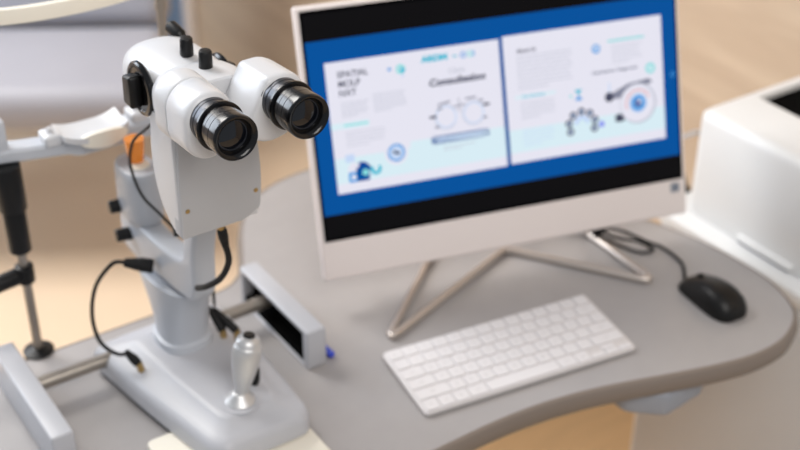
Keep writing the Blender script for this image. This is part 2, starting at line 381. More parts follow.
# binocular prism housings and eyepieces
A3 = math.radians(2.5)
for si, (ex_, xr) in enumerate(((-0.0555, -1), (0.0105, 1))):
    ax = Vector((0, -math.cos(A3), math.sin(A3)))
    E = Vector((ex_, -0.320, 0.4505))            # centre of the eyecup rim
    R0 = E - ax*0.0415                            # where the barrel leaves the white housing
    lean = (-0.002 if si == 0 else -0.017)
    def hull(c, r1, off, r2, n=20):
        # outline of two circles joined: c + r1 circle, c+off + r2 circle (in x,z)
        pts = []
        th0 = math.atan2(off[1], off[0])
        for i in range(n+1):
            a = th0 + math.pi/2 + math.pi*i/n; pts.append((c.x + r1*math.cos(a), c.z + r1*math.sin(a)))
        for i in range(n+1):
            a = th0 - math.pi/2 + math.pi*i/n; pts.append((c.x + off[0] + r2*math.cos(a), c.z + off[1] + r2*math.sin(a)))
        return pts
    g = G(); rings = []
    if si == 0:
        for t, sc in ((-0.001, 0.82), (0.0, 0.90), (0.0015, 0.96), (0.004, 0.995), (0.008, 1.0), (0.035, 1.02), (0.0358, 1.0), (0.0362, 0.94), (0.0374, 0.94), (0.0378, 1.01), (0.0395, 1.035), (0.058, 1.05)):
            c = R0 - ax*t
            rings.append([(x, c.y, z) for x, z in hull(c, 0.0228*sc, (lean, -0.016), 0.0210*sc)])
    else:
        o0 = fillet([(-0.0125, 0.0215), (0.0080, 0.0220), (0.0215, 0.0140), (0.0225, -0.0120), (0.0100, -0.0340), (-0.0150, -0.0390), (-0.0330, -0.0300), (-0.0330, -0.0150)], [0.004, 0.016, 0.016, 0.018, 0.018, 0.014, 0.010, 0.006], 6)
        for t, sc, dx in ((-0.001, 0.86, 0), (0.0, 0.93, 0), (0.0015, 0.97, 0), (0.004, 0.995, 0), (0.008, 1.0, 0), (0.046, 0.96, 0), (0.051, 0.93, 0), (0.0535, 0.86, 0), (0.054, 0.78, 0)):
            c = R0 - ax*t
            rings.append([(c.x + dx + x*sc, c.y, c.z + (z + 0.006)*sc - 0.006) for x, z in o0])
    g.loft(rings)
    ph = obj('prism_housing', g, M['white'], sl)
    g = G().lathe(R0 + ax*-0.002, ax, [(0, 0.0203), (0.002, 0.0203), (0.0026, 0.0192), (0.0075, 0.0192), (0.008, 0.0187), (0.016, 0.0187), (0.0165, 0.0170), (0.018, 0.0165)], 48)
    ep = obj('eyepiece', g, M['knurl'], sl, label='grey and black eyepiece')
    F0 = R0 + ax*0.0145
    g = G().lathe(F0, ax, [(0, 0.0175), (0.0004, 0.0206), (0.0012, 0.0215), (0.0036, 0.0215), (0.0046, 0.0206), (0.005, 0.0180)], 48)
    obj('focus_ring', g, M['satin_black'], ep)
    g = G().lathe(F0 + ax*0.004, ax, [(0, 0.0190), (0.007, 0.0191), (0.0073, 0.0187), (0.0077, 0.0192), (0.014, 0.0193), (0.0143, 0.0188), (0.0148, 0.0193), (0.0235, 0.0195), (0.0262, 0.0193), (0.0274, 0.0186), (0.0272, 0.0174), (0.0255, 0.0152), (0.021, 0.0135), (0.0190, 0.0128)], 56, cap=False)
    obj('eyecup', g, M['satin_black'], ep)
    g = G().lathe(F0 + ax*0.0225, ax, [(0, 0.0138), (0.0004, 0.0122), (0.0012, 0.0080), (0.0016, 0.003)], 40)
    obj('lens', g, M['lens'], ep)
    g = G().lathe(F0 + ax*0.0228, ax, [(0, 0.0137), (0.0008, 0.0132), (0.0009, 0.0122), (0, 0.0121)], 48, cap=False)
    obj('lens_ring', g, M['knurl'], ep)
    for a in (60, 250):
        aa = math.radians(a); q = R0 + ax*0.008 + Vector((math.cos(aa)*0.0186, 0, math.sin(aa)*0.0186))
        obj('grub_screw', G().lathe(q, (math.cos(aa), 0, math.sin(aa)), [(0, 0.0012), (0.0012, 0.0011)], 12), M['steel'], ep)
# cables and plugs of the instrument
def plug(a, b, r, par, name='plug'):
    a = Vector(a); b = Vector(b); L = (b-a).length
    return obj(name, G().lathe(a, b-a, [(0, r*0.85), (L*0.08, r), (L*0.45, r), (L*0.5, r*0.85), (L*0.55, r*0.9), (L*0.95, r*0.6), (L, r*0.35)], 20), M['rubber'], par)
c1 = obj('cable', G().tube([(-0.049, -0.014, 0.158), (-0.060, -0.006, 0.155), (-0.077, 0.006, 0.126), (-0.086, 0.006, 0.090), (-0.085, -0.004, 0.060), (-0.076, -0.026, 0.053), (-0.067, -0.040, 0.058)], 0.0023, 10, 8), M['rubber'], sl, label='black looping cable')
plug((-0.0225, -0.030, 0.152), (-0.050, -0.014, 0.158), 0.0078, c1)
pg = plug((-0.060, -0.049, 0.047), (-0.069, -0.037, 0.061), 0.0052, c1)
obj('socket', G().cyl((-0.058, -0.052, 0.036), (-0.060, -0.049, 0.048), 0.0040, 16), M['brass'], pg)
obj('cable', G().tube([(-0.026, -0.100, 0.365), (-0.020, -0.045, 0.325), (-0.022, -0.012, 0.297), (-0.022, 0.004, 0.262), (-0.018, -0.008, 0.230), (-0.010, -0.034, 0.216), (-0.003, -0.060, 0.205)], 0.0016, 8, 8), M['rubber'], sl, label='thin dark cable behind the body')
c3 = obj('cable', G().tube([(-0.016, -0.197, 0.284), (-0.014, -0.199, 0.268), (-0.011, -0.196, 0.246), (-0.015, -0.184, 0.222), (-0.020, -0.160, 0.200), (-0.016, -0.128, 0.178)], 0.0032, 10, 8), M['rubber'], sl, label='thick black cable hanging from the body')
g = G().lathe((-0.0165, -0.197, 0.292), (0, -0.05, -1), [(0, 0.0032), (0.006, 0.0032)], 16)
obj('socket', g, M['brass'], c3)
plug((-0.0160, -0.197, 0.286), (-0.0135, -0.199, 0.262), 0.0048, c3)
c4 = obj('cable', G().tube([(0.014, -0.060, 0.132), (0.028, -0.050, 0.128), (0.040, -0.040, 0.108), (0.040, -0.040, 0.080)], 0.0018, 8, 8), M['rubber'], sl)
plug((0.041, -0.056, 0.055), (0.034, -0.036, 0.080), 0.0050, c4)
plug((0.054, -0.064, 0.054), (0.038, -0.040, 0.078), 0.0050, c4)
for q in ((0.041, -0.057, 0.042), (0.054, -0.066, 0.042)):
    obj('socket', G().cyl(q, (q[0], q[1]+0.002, q[2]+0.014), 0.0040, 16), M['brass'], c4)
obj('clamp_lever', G().lathe((0.030, -0.150, 0.046), (0.12, 0, 1), [(0, 0.004), (0.006, 0.0055), (0.020, 0.0045), (0.024, 0.003)], 16), M['black'], sl)

# ------------------------------------------------------------------ chin rest frame clamped to the desk's back edge
cr = thing('chin_rest', 'white patient chin and forehead rest on a steel post behind microscope', 'chin rest', room(-0.127, 0.095, 0), YAW)
def cl(x, y, z): return (x+0.127, y-0.095, z)
obj('post', G().cyl(cl(-0.127, 0.095, 0.004), cl(-0.127, 0.095, 0.150), 0.0055, 20), M['steel'], cr)
g = G().lathe(cl(-0.127, 0.095, 0), (0, 0, 1), [(0.0015, 0.018), (0.0026, 0.018), (0.0034, 0.016), (0.006, 0.008), (0.007, 0.006)], 32)
g.box(cl(-0.142, 0.0955, -0.050), cl(-0.112, 0.108, 0.0020), 0.0015)
obj('clamp_foot', g, M['black'], cr)
g = G().cyl(cl(-0.127, 0.095, 0.142), cl(-0.127, 0.095, 0.200), 0.0125, 28, 0.0015).cyl(cl(-0.127, 0.095, 0.196), cl(-0.127, 0.095, 0.2505), 0.0155, 28, 0.0015)
obj('sleeve', g, M['black'], cr, label='black height sleeve')
g = G().cyl(cl(-0.127, 0.095, 0.100), cl(-0.127, 0.095, 0.122), 0.0105, 24, 0.0015).cyl(cl(-0.134, 0.095, 0.110), cl(-0.225, 0.095, 0.100), 0.0098, 20, 0.002)
obj('clamp_arm', g, M['black'], cr, label='black clamp with side handle')
g = G(); rings = []
for x, y, z, hy, h in ((0.090, 0.0, 0.246, 0.016, 0.020), (-0.046, 0.0, 0.2445, 0.017, 0.020), (-0.052, 0.0, 0.2455, 0.016, 0.018), (-0.060, 0.002, 0.2475, 0.014, 0.016), (-0.100, 0.009, 0.2495, 0.014, 0.016), (-0.140, 0.018, 0.2510, 0.014, 0.016), (-0.240, 0.045, 0.2550, 0.014, 0.016), (-0.335, 0.072, 0.2590, 0.014, 0.016)):
    b = 0.003
    rings.append([(x+0.127, y-hy, z+b), (x+0.127, y-hy+b, z), (x+0.127, y+hy-b, z), (x+0.127, y+hy, z+b), (x+0.127, y+hy, z+h-b), (x+0.127, y+hy-b, z+h), (x+0.127, y-hy+b, z+h), (x+0.127, y-hy, z+h-b)])
g.loft(rings)
bar = obj('cross_bar', g, M['bluegrey'], cr)
g = G().box(cl(-0.142, 0.098, 0.264), cl(-0.119, 0.118, 0.300), 0.003)
obj('post_block', g, M['bluegrey'], cr)
# chin cup: shallow curved rest with raised ends
g = G(); rings = []
n = 18
for i in range(n+1):
    t = i/n*2-1; x = -0.030+0.127 + t*0.037
    zc = 0.2655 + 0.006*abs(t)**3; w = 0.030*(1-0.18*t*t)
    rings.append([(x, -0.026-0.006*(1-t*t), zc), (x, 0.014, zc), (x, 0.014, zc+0.006), (x, -0.006, zc+0.003), (x, -0.026-0.006*(1-t*t), zc+0.007)])
g.loft(rings)
cup = obj('chin_cup', g, M['white'], cr)
g = G(); rings = []
for i in range(n+1):
    t = i/n*2-1; x = -0.024+0.127 + t*0.028; y = -0.027-0.006*(1-t*t)
    hz = 0.0095*math.sqrt(max(0.02, 1-t*t))
    rings.append([(x, y-0.001, 0.268-hz*1.05), (x, y+0.004, 0.268-hz*1.05), (x, y+0.004, 0.268+hz), (x, y-0.001, 0.268+hz)])
g.loft(rings); obj('cup_face', g, M['cream'], cup, label='beige oval front of the chin cup')
for x in (-0.074, 0.026):
    obj('paper_pin', G().box(cl(x-0.010, 0.082, 0.262), cl(x+0.010, 0.108, 0.276), 0.004).lathe(cl(x, 0.094, 0.274), (0, 0, 1), [(0, 0.004), (0.006, 0.0036), (0.008, 0.002)], 14), M['white'], cr)
g = G().cyl(cl(0.068, 0.095, 0.262), cl(0.068, 0.095, 0.392), 0.0052, 20).cyl(cl(0.068, 0.095, 0.386), cl(0.068, 0.095, 0.393), 0.0068, 20).cyl(cl(0.068, 0.095, 0.393), cl(0.068, 0.095, 0.47), 0.0058, 20)
obj('post', g, M['steel'], cr)
g = G().cyl(cl(-0.141, 0.108, 0.29), cl(-0.141, 0.108, 0.47), 0.0052, 20)
obj('post', g, M['steel'], cr)
g = G(); rings = []
for i in range(33):
    a = math.pi*(1.08 + 0.84*i/32)
    x = -0.0275 + 0.124*math.cos(a); y = 0.112 + 0.052*math.sin(a) + 0.014
    nx, ny = math.cos(a), math.sin(a)
    th = 0.0035
    rings.append([cl(x-nx*th, y-ny*th, 0.412), cl(x+nx*th, y+ny*th, 0.412), cl(x+nx*(th+0.001), y+ny*(th+0.001), 0.420), cl(x+nx*th, y+ny*th, 0.428), cl(x-nx*th, y-ny*th, 0.428)])
g.loft(rings); obj('forehead_band', g, M['cream'], cr, label='cream curved forehead band')

# ------------------------------------------------------------------ pen
pen = thing('pen', 'blue pen lying behind the open grey rail cover', 'pen', room(0.1535, -0.108, 0.0047), YAW+math.radians(4))
obj('barrel', G().lathe((0, 0.030, 0), (0, 1, 0), [(0, 0.0042), (0.09, 0.0042), (0.094, 0.003)], 16), M['white'], pen)
cap = obj('cap', G().lathe((0, 0, 0), (0, 1, 0), [(0, 0.0028), (0.002, 0.0044), (0.040, 0.0047)], 16), M['blue'], pen)
obj('clip', G().box((-0.001, 0.002, 0.0045), (0.001, 0.034, 0.0060), 0.0003), M['blue'], cap)

# ------------------------------------------------------------------ monitor
MA, MT = math.radians(19.565), math.radians(18.046)
mon = thing('monitor', 'white framed desktop monitor showing two leaflets on blue', 'monitor', (0.140, 1.373, DESK), MA)
# child coords: x = right, y = back, z = up from the desk;  face coords (u, v, w): w towards the viewer
def FV(u, v, w=0.0):
    return Vector((u, v*math.sin(MT) - w*math.cos(MT), 0.092 + v*math.cos(MT) + w*math.sin(MT)))
def face_box(g, u0, v0, u1, v1, w0, w1, bevel=0, seg=2, mi=0):
    t = G().box((u0, v0, w0), (u1, v1, w1), bevel, seg)
    for v in t.bm.verts: v.co = FV(*v.co)
    t2 = t.bm
    if mi:
        for f in t2.faces: f.material_index = mi
    me = bpy.data.meshes.new('t'); t2.to_mesh(me); t2.free(); g.bm.from_mesh(me); bpy.data.meshes.remove(me)
    return g
g = G(); face_box(g, -0.2495, -0.0490, 0.2485, 0.2815, -0.014, 0.0, 0.0035, 3)
# rear bulge
t = G().prism(fillet([(-0.225, -0.035), (0.225, -0.035), (0.225, 0.262), (-0.225, 0.262)], 0.02), 'z', -0.034, -0.013, 0.012, 3)
for v in t.bm.verts: v.co = FV(*v.co)
me = bpy.data.meshes.new('t'); t.bm.to_mesh(me); t.bm.free(); g.bm.from_mesh(me)
obj('housing', g, M['monwhite'], mon)
g = face_box(G(), -0.2443, -0.0004, 0.2436, 0.2762, -0.002, 0.0006)
obj('glass', g, M['glass'], mon, label='black glass front')
# the picture on the display: one mesh, many colours
SC = []
def sm(name, col, s=1.0):
    SC.append(glow(name, col, s)); return len(SC)-1
c_blue = sm('screen_blue', (2, 78, 150)); c_white = sm('screen_white', (222, 221, 233)); c_mint = sm('screen_mint', (208, 228, 236))
c_dark = sm('screen_ink', (70, 72, 92)); c_grey = sm('screen_grey', (186, 188, 202)); c_mid = sm('screen_mid', (130, 132, 150)); c_cyan = sm('screen_cyan', (40, 178, 204))
c_teal = sm('screen_teal', (132, 212, 214)); c_navy = sm('screen_navy', (24, 66, 146)); c_sky = sm('screen_sky', (70, 150, 216)); c_pale = sm('screen_pale', (190, 208, 236))
c_purple = sm('screen_purple', (140, 150, 230)); c_red = sm('screen_red', (216, 140, 140)); c_black = sm('screen_black', (12, 11, 13)); c_bdark = sm('screen_deep_blue', (14, 66, 134))
sg = bmesh.new(); lay = [0.0008]
def poly(pts, mi, w):
    vs = [sg.verts.new(FV(u, v, w)) for u, v in pts]; f = sg.faces.new(vs); f.material_index = mi
def rect(u0, v0, u1, v1, mi, w): poly([(u0, v0), (u1, v0), (u1, v1), (u0, v1)], mi, w)
def rrect(u0, v0, u1, v1, r, mi, w): poly(fillet([(u0, v0), (u1, v0), (u1, v1), (u0, v1)], r, 5), mi, w)
def disc(u, v, r, mi, w, n=28, ry=None): poly([(u + r*math.cos(2*math.pi*i/n), v + (ry or r)*math.sin(2*math.pi*i/n)) for i in range(n)], mi, w)
def ringp(u, v, r0, r1, mi, w, a0=0, a1=360, n=32):
    for i in range(n):
        a = math.radians(a0 + (a1-a0)*i/n); b = math.radians(a0 + (a1-a0)*(i+1)/n)
        poly([(u+r0*math.cos(a), v+r0*math.sin(a)), (u+r1*math.cos(a), v+r1*math.sin(a)), (u+r1*math.cos(b), v+r1*math.sin(b)), (u+r0*math.cos(b), v+r0*math.sin(b))], mi, w)
def line(p, q, th, mi, w):
    p = Vector(p); q = Vector(q); d = (q-p).normalized(); n = Vector((-d.y, d.x))*th/2
    poly([tuple(p+n), tuple(p-n), tuple(q-n), tuple(q+n)], mi, w)
def text_bm(s, size, ax='CENTER', bold=0.0, shear=0.0, width=None):
    cu = bpy.data.curves.new('t', 'FONT'); cu.body = s; cu.size = size; cu.align_x = ax; cu.align_y = 'CENTER'; cu.offset = bold; cu.shear = shear
    o = bpy.data.objects.new('t', cu); COL.objects.link(o)
    dg = bpy.context.evaluated_depsgraph_get(); me = bpy.data.meshes.new_from_object(o.evaluated_get(dg))
    bpy.data.objects.remove(o); bpy.data.curves.remove(cu)
    if width and len(me.vertices):
        xs = [v.co.x for v in me.vertices]; k = width/(max(xs)-min(xs))
        for v in me.vertices: v.co.x *= k
    return me
def text(s, u, v, size, mi, w, ax='CENTER', bold=0.0, shear=0.0, width=None):
    me = text_bm(s, size, ax, bold, shear, width)
    base_i = len(sg.verts); vs = [sg.verts.new(FV(u+a.co.x, v+a.co.y, w)) for a in me.vertices]
    for p in me.polygons:
        try: f = sg.faces.new([vs[i] for i in p.vertices]); f.material_index = mi
        except ValueError: pass
    bpy.data.meshes.remove(me)
def para(u0, v0, u1, v1, rows, mi, w, th=0.0011):
    for i in range(rows):
        v = v0 + (v1-v0)*i/(rows-1); u = u0; end = u1 - (random.random()*0.006 if i < rows-1 else (u1-u0)*0.45)
        while u < end:
            L = min(random.uniform(0.003, 0.008), end-u); rect(u, v-th/2, u+L, v+th/2, mi, w); u += L + 0.0012
w1, w2, w3, w4 = 0.0010, 0.0013, 0.0016, 0.0019
rect(-0.2410, 0.0040, 0.2405, 0.2715, c_black, 0.0008)
rect(-0.2410, 0.0320, 0.2405, 0.2400, c_blue, w1)
# left leaflet
rect(-0.2211, 0.0560, -0.0012, 0.2135, c_white, w2)
rect(-0.2211, 0.0680, -0.1250, 0.0985, c_mint, w3); rect(-0.1250, 0.0680, -0.0012, 0.1060, c_mint, w3)
for i, s in enumerate(('SPATIAL', 'MOLP', 'NXT')): text(s, -0.2072, 0.1975-0.0110*i, 0.0105, c_dark, w3, 'LEFT', 0.0002)
# small cyan emblem
disc(-0.1425, 0.1960, 0.0022, c_sky, w3); ringp(-0.1285, 0.1945, 0.0022, 0.0058, c_teal, w3); disc(-0.1262, 0.1930, 0.0030, c_cyan, w4); disc(-0.1265, 0.1865, 0.0016, c_pale, w4)
text('ARDM', -0.0850, 0.2015, 0.0095, c_cyan, w3, 'CENTER', 0.0006, 0, 0.034); ringp(-0.048, 0.2010, 0.0022, 0.0038, c_sky, w3); ringp(-0.0395, 0.2010, 0.0022, 0.0038, c_teal, w3)
rect(-0.0352, 0.1972, -0.0335, 0.2048, c_sky, w3); rect(-0.0620, 0.2000, -0.0560, 0.2018, c_cyan, w3)
text('Clinic', -0.0580, 0.1835, 0.0090, c_grey, w3, 'CENTER', 0.0001, 0, 0.022)
text('Consultation', -0.0585, 0.1720, 0.0118, c_dark, w3, 'CENTER', 0.00045, 0.15, 0.073)
# trial frame drawing
for cx in (-0.0765, -0.0405):
    ringp(cx, 0.1290, 0.0120, 0.0136, c_pale, w3); ringp(cx, 0.1290, 0.0142, 0.0152, c_grey, w3, 20, 320)
line((-0.066, 0.1400), (-0.051, 0.1415), 0.0016, c_mid, w3); line((-0.0585, 0.1500), (-0.0585, 0.1330), 0.0010, c_mid, w3)
line((-0.0860, 0.1450), (-0.0700, 0.1475), 0.0022, c_mid, w4); line((-0.0500, 0.1475), (-0.0360, 0.1480), 0.0022, c_mid, w4)
for a in ((-0.0935, 0.1310), (-0.0235, 0.1370)): rrect(a[0]-0.0045, a[1]-0.0015, a[0]+0.0045, a[1]+0.0018, 0.001, c_dark, w4)
for a in ((-0.0890, 0.1180), (-0.0265, 0.1215), (-0.0840, 0.1400), (-0.0300, 0.1430)): rrect(a[0]-0.003, a[1]-0.0012, a[0]+0.003, a[1]+0.0014, 0.001, c_mid, w4)
rrect(-0.0985, 0.0975, -0.0220, 0.1072, 0.0045, c_navy, w3); text('OPHTHALMOLOGY', -0.0602, 0.1022, 0.0062, c_pale, w4, 'CENTER', 0.0002, 0, 0.062)
para(-0.0830, 0.0925, -0.0400, 0.0890, 2, c_grey, w4)
para(-0.2060, 0.1640, -0.1700, 0.1480, 6, c_grey, w3); para(-0.1660, 0.1690, -0.1250, 0.1490, 7, c_grey, w3)
rect(-0.2211, 0.1335, -0.1740, 0.1410, c_mint, w3); rect(-0.2050, 0.1363, -0.1750, 0.1385, c_teal, w4)
para(-0.2040, 0.1285, -0.1540, 0.1120, 5, c_grey, w3)
rrect(-0.2080, 0.0930, -0.1965, 0.1020, 0.001, c_pale, w4)
poly([(-0.2060, 0.0700), (-0.2060, 0.0870), (-0.1990, 0.0930), (-0.1900, 0.0870), (-0.1900, 0.0700)], c_white, w4)
ringp(-0.1890, 0.0800, 0.0, 0.0115, c_navy, 0.0021, 0, 110); rrect(-0.2060, 0.0680, -0.1850, 0.0805, 0.002, c_sky, 0.0022); rrect(-0.1960, 0.0680, -0.1800, 0.0860, 0.003, c_blue, 0.0023)
disc(-0.2000, 0.0742, 0.0032, c_white, 0.0024); disc(-0.1850, 0.0780, 0.0040, c_teal, 0.0024)
ringp(-0.1715, 0.0800, 0.0030, 0.0070, c_cyan, 0.0024, 140, 400)
disc(-0.1440, 0.0955, 0.0150, c_white, w4); ringp(-0.1440, 0.0955, 0.0085, 0.0110, c_sky, 0.0021); disc(-0.1440, 0.0955, 0.0084, c_pale, 0.0022); line((-0.1480, 0.0975), (-0.1400, 0.0938), 0.0034, c_dark, 0.0023)
# right leaflet
rect(0.0040, 0.0570, 0.2211, 0.2157, c_white, w2); rect(0.0040, 0.0700, 0.2211, 0.0990, c_mint, w3)
text('About Us', 0.0215, 0.1955, 0.0066, c_dark, w3, 'LEFT', 0.0002)
para(0.0205, 0.1885, 0.0950, 0.1490, 9, c_grey, w3, 0.0014)
disc(0.1285, 0.1845, 0.0058, c_sky, w3); disc(0.1285, 0.1850, 0.0036, c_pale, w4)
rect(0.1450, 0.1905, 0.1960, 0.1930, c_teal, w3); para(0.1500, 0.1850, 0.1930, 0.1640, 6, c_grey, w3)
text('Ophthalmic Diagnostic', 0.1530, 0.1545, 0.0056, c_mid, w3, 'CENTER', 0.0002, 0, 0.064)
ringp(0.2030, 0.1505, 0.0034, 0.0068, c_teal, w3); disc(0.2030, 0.1505, 0.0033, c_mint, w3)
rect(0.0150, 0.1370, 0.0700, 0.1405, c_mint, w3); text('Our Services', 0.0245, 0.1388, 0.0058, c_cyan, w4, 'LEFT', 0.0001)
para(0.0220, 0.1310, 0.0690, 0.1120, 6, c_grey, w3); para(0.0220, 0.0960, 0.0680, 0.0780, 5, c_pale, w4)
poly([(0.0955, 0.1370), (0.1065, 0.1370), (0.1010, 0.1305)], c_cyan, w3); poly([(0.0955, 0.1235), (0.1010, 0.1305), (0.1065, 0.1235)], c_sky, w3); disc(0.0905, 0.1300, 0.0018, c_teal, w3)
# drawn lens wheel
for i in range(7):
    a = math.radians(-25 + 38.5*i); u = 0.1035 + 0.0185*math.cos(a); v = 0.0925 + 0.0165*math.sin(a)
    disc(u, v, 0.0050, c_dark, w4, 16); disc(u, v, 0.0022, c_pale, 0.0021, 12)
ringp(0.1035, 0.0935, 0.0050, 0.0110, c_pale, w4, 0, 180); disc(0.1305, 0.0890, 0.0042, c_purple, w4)
# drawn instrument with an eye in its dial
poly([(0.1400, 0.1230), (0.1700, 0.1350), (0.2000, 0.1380), (0.2050, 0.1330), (0.1650, 0.1180), (0.1400, 0.1180)], c_mid, w4)
disc(0.1430, 0.1215, 0.0062, c_dark, 0.0021); rrect(0.1500, 0.0880, 0.1630, 0.0980, 0.003, c_dark, 0.0021); rect(0.1430, 0.1270, 0.1450, 0.1400, c_pale, w4)
disc(0.1830, 0.1080, 0.0260, c_grey, 0.0022); disc(0.1820, 0.1085, 0.0240, c_white, 0.0023); ringp(0.1830, 0.1085, 0.0160, 0.0175, c_red, 0.0024, 20, 200)
disc(0.1830, 0.1085, 0.0125, c_pale, 0.0025); ringp(0.1830, 0.1085, 0.0060, 0.0105, c_sky, 0.0026); disc(0.1830, 0.1085, 0.0050, c_navy, 0.0027); disc(0.1850, 0.1105, 0.0020, c_white, 0.0028)
ringp(0.2346, 0.1381, 0.0022, 0.0034, c_sky, w3)
me = bpy.data.meshes.new('display'); sg.to_mesh(me); sg.free()
for m in SC: me.materials.append(m)
obj('display', me, None, mon, label='lit blue display with two white leaflets')
g = face_box(G(), 0.2255, -0.0175, 0.2380, -0.0050, 0.0, 0.0004); st = obj('sticker', g, M['darkgrey'], mon, label='small grey square mark on the lower bezel')
g = G()
for i in range(2):
    for j in range(2): face_box(g, 0.2288+0.0043*i, -0.0152+0.0043*j, 0.2324+0.0043*i, -0.0116+0.0043*j, 0.0003, 0.0007)
obj('sticker_tiles', g, mat('slate_tile', (104, 112, 128), 0.5, var=0.03), st)
# bent wire stand (world points turned into monitor coordinates)
Ti = Matrix.Rotation(-MA, 4, 'Z')
def mw(x, y, z): return Ti @ Vector((x-0.140, y-1.373, z))
def bend(P, r=0.02, n=6):
    out = [Vector(P[0])]
    for i in range(1, len(P)-1):
        p = Vector(P[i]); a = Vector(P[i-1])-p; b = Vector(P[i+1])-p; k = min(r, a.length*.45, b.length*.45)
        A = p+a.normalized()*k; B = p+b.normalized()*k
        for j in range(n+1):
            t = j/n; out.append(A*(1-t)**2 + p*2*t*(1-t) + B*t*t)
    out.append(Vector(P[-1])); return out
def bend2(P, rs):
    out = [Vector(P[0])]
    for i in range(1, len(P)-1): out += bend([P[i-1], P[i], P[i+1]], rs[i])[1:-1]
    return out + [Vector(P[-1])]
W = [mw(0.112, 1.440, 0.175), mw(0.082, 1.512, 0.006), mw(0.066, 1.482, 0.0056), mw(-0.0160, 1.2090, 0.0056), mw(0.1384, 1.4120, 0.0056), mw(0.3255, 1.3385, 0.0056), mw(0.222, 1.500, 0.0056), mw(0.214, 1.520, 0.006), mw(0.135, 1.448, 0.175)]
g = G().tube(bend2(W, [0, .02, .016, .030, .010, .022, .016, .02, 0]), 0.0050, 12, 0)
obj('stand', g, M['wire'], mon, label='bent silver wire stand')

# ------------------------------------------------------------------ keyboard
KA = math.radians(26.12); KR = math.radians(2.0)
kb = thing('keyboard', 'slim white wireless keyboard in front of the monitor', 'keyboard', (0.130, 1.192, DESK), KA)
KM = Matrix.Translation((0, 0, 0.0062)) @ Matrix.Rotation(KR, 4, 'X')
g = G().prism(fillet([(-0.1395, -0.0575), (0.1395, -0.0575), (0.1395, 0.0575), (-0.1395, 0.0575)], 0.006, 5), 'z', -0.0025, 0.0018, 0.0008, 2)
for v in g.bm.verts: v.co = KM @ v.co
obj('body', g, M['alu'], kb)
g = G().cyl((-0.125, 0.050, 0.0040), (0.125, 0.050, 0.0040), 0.0040, 16); obj('rear_foot', g, M['alu'], kb)
rows = [[('esc', 1)]+[('F%d' % i, 1) for i in range(1, 13)]+[('', 1)],
        [(c, 1) for c in '`1234567890-=']+[('delete', 1.5)],
        [('tab', 1.5)]+[(c, 1) for c in 'QWERTYUIOP[]\\'],
        [('caps', 1.75)]+[(c, 1) for c in "ASDFGHJKL;'"]+[('return', 1.75)],
        [('shift', 2.25)]+[(c, 1) for c in 'ZXCVBNM,./']+[('shift', 2.25)],
        [('fn', 1), ('ctrl', 1), ('opt', 1), ('cmd', 1.25), ('', 5), ('cmd', 1.25), ('opt', 1), ('<', 1), ('^', 0.5), ('v', 0.5), ('>', 1)]]
KX0, KX1 = -0.1355, 0.1355; KP = 0.0190; gap = 0.0026
for ri, row in enumerate(rows):
    tot = sum(w for _, w in row) - (0.5 if ri == 5 else 0) if ri == 5 else sum(w for _, w in row)
    if ri == 5: tot = sum(w for _, w in row if _ not in ('^', 'v')) + 1
    unit = (KX1-KX0+gap)/tot; x = KX0; yc = 0.0475 - KP*0.985*ri
    for nm, w in row:
        half = nm in ('^', 'v')
        ww = (1 if half else w)*unit - gap; hh = KP-gap
        y0, y1 = yc-hh/2, yc+hh/2
        if nm == '^': y0 = yc+0.0004
        if nm == 'v': y1 = yc-0.0004
        if nm in ('<', '>'): y1 = yc-0.0004
        g = G().prism(fillet([(x, y0), (x+ww, y0), (x+ww, y1), (x, y1)], 0.0018, 3), 'z', 0.0017, 0.0036, 0.0004, 1)
        for v in g.bm.verts: v.co = KM @ v.co
        if nm and not half:
            me_ = text_bm(nm, 0.0050 if len(nm) == 1 else 0.0034, 'CENTER', 0.00006)
            for v in me_.vertices: v.co = KM @ Vector((v.co.x + x+ww/2, v.co.y + (y0+y1)/2, 0.00375))
            for p_ in me_.polygons: p_.material_index = 1
            g.bm.from_mesh(me_); bpy.data.meshes.remove(me_)
        obj('key', g, [M['key'], M['legend']], kb)
        if nm != '^': x += ww+gap

# ------------------------------------------------------------------ mouse with its cord
md = Vector((-0.50, 0.866, 0)).normalized(); mang = math.atan2(md.y, md.x) - math.pi/2
ms = thing('mouse', 'black corded computer mouse at the right end of the desk', 'mouse', (0.3910, 1.3040, DESK), mang)
g = G(); rings = []
for t, w, hh in ((-1, 0.010, 0.006), (-0.97, 0.017, 0.013), (-0.88, 0.0240, 0.021), (-0.7, 0.0290, 0.029), (-0.4, 0.0310, 0.0345), (-0.05, 0.0305, 0.0350), (0.3, 0.0290, 0.0310), (0.6, 0.0280, 0.0250), (0.82, 0.0265, 0.0190), (0.93, 0.0240, 0.0150), (0.99, 0.0190, 0.0110), (1.0, 0.013, 0.0075)):
    y = t*0.0455; w *= 0.83; hh *= 0.86; r = []
    for i in range(28):
        a = math.pi*i/27
        r.append((w*math.copysign(abs(math.cos(a))**0.7, math.cos(a)), y, 0.0012 + hh*abs(math.sin(a))**0.75))
    rings.append(r)
g.loft(rings); mbody = obj('shell', g, M['mouse'], ms)
obj('scroll_wheel', G().cyl((-0.003, 0.026, 0.0215), (0.003, 0.026, 0.0215), 0.0055, 20, 0.0008), M['rubber'], ms)
def mo(x, y, z):
    v = Matrix.Rotation(-mang, 4, 'Z') @ Vector((x-0.3890, y-1.3060, z)); return v
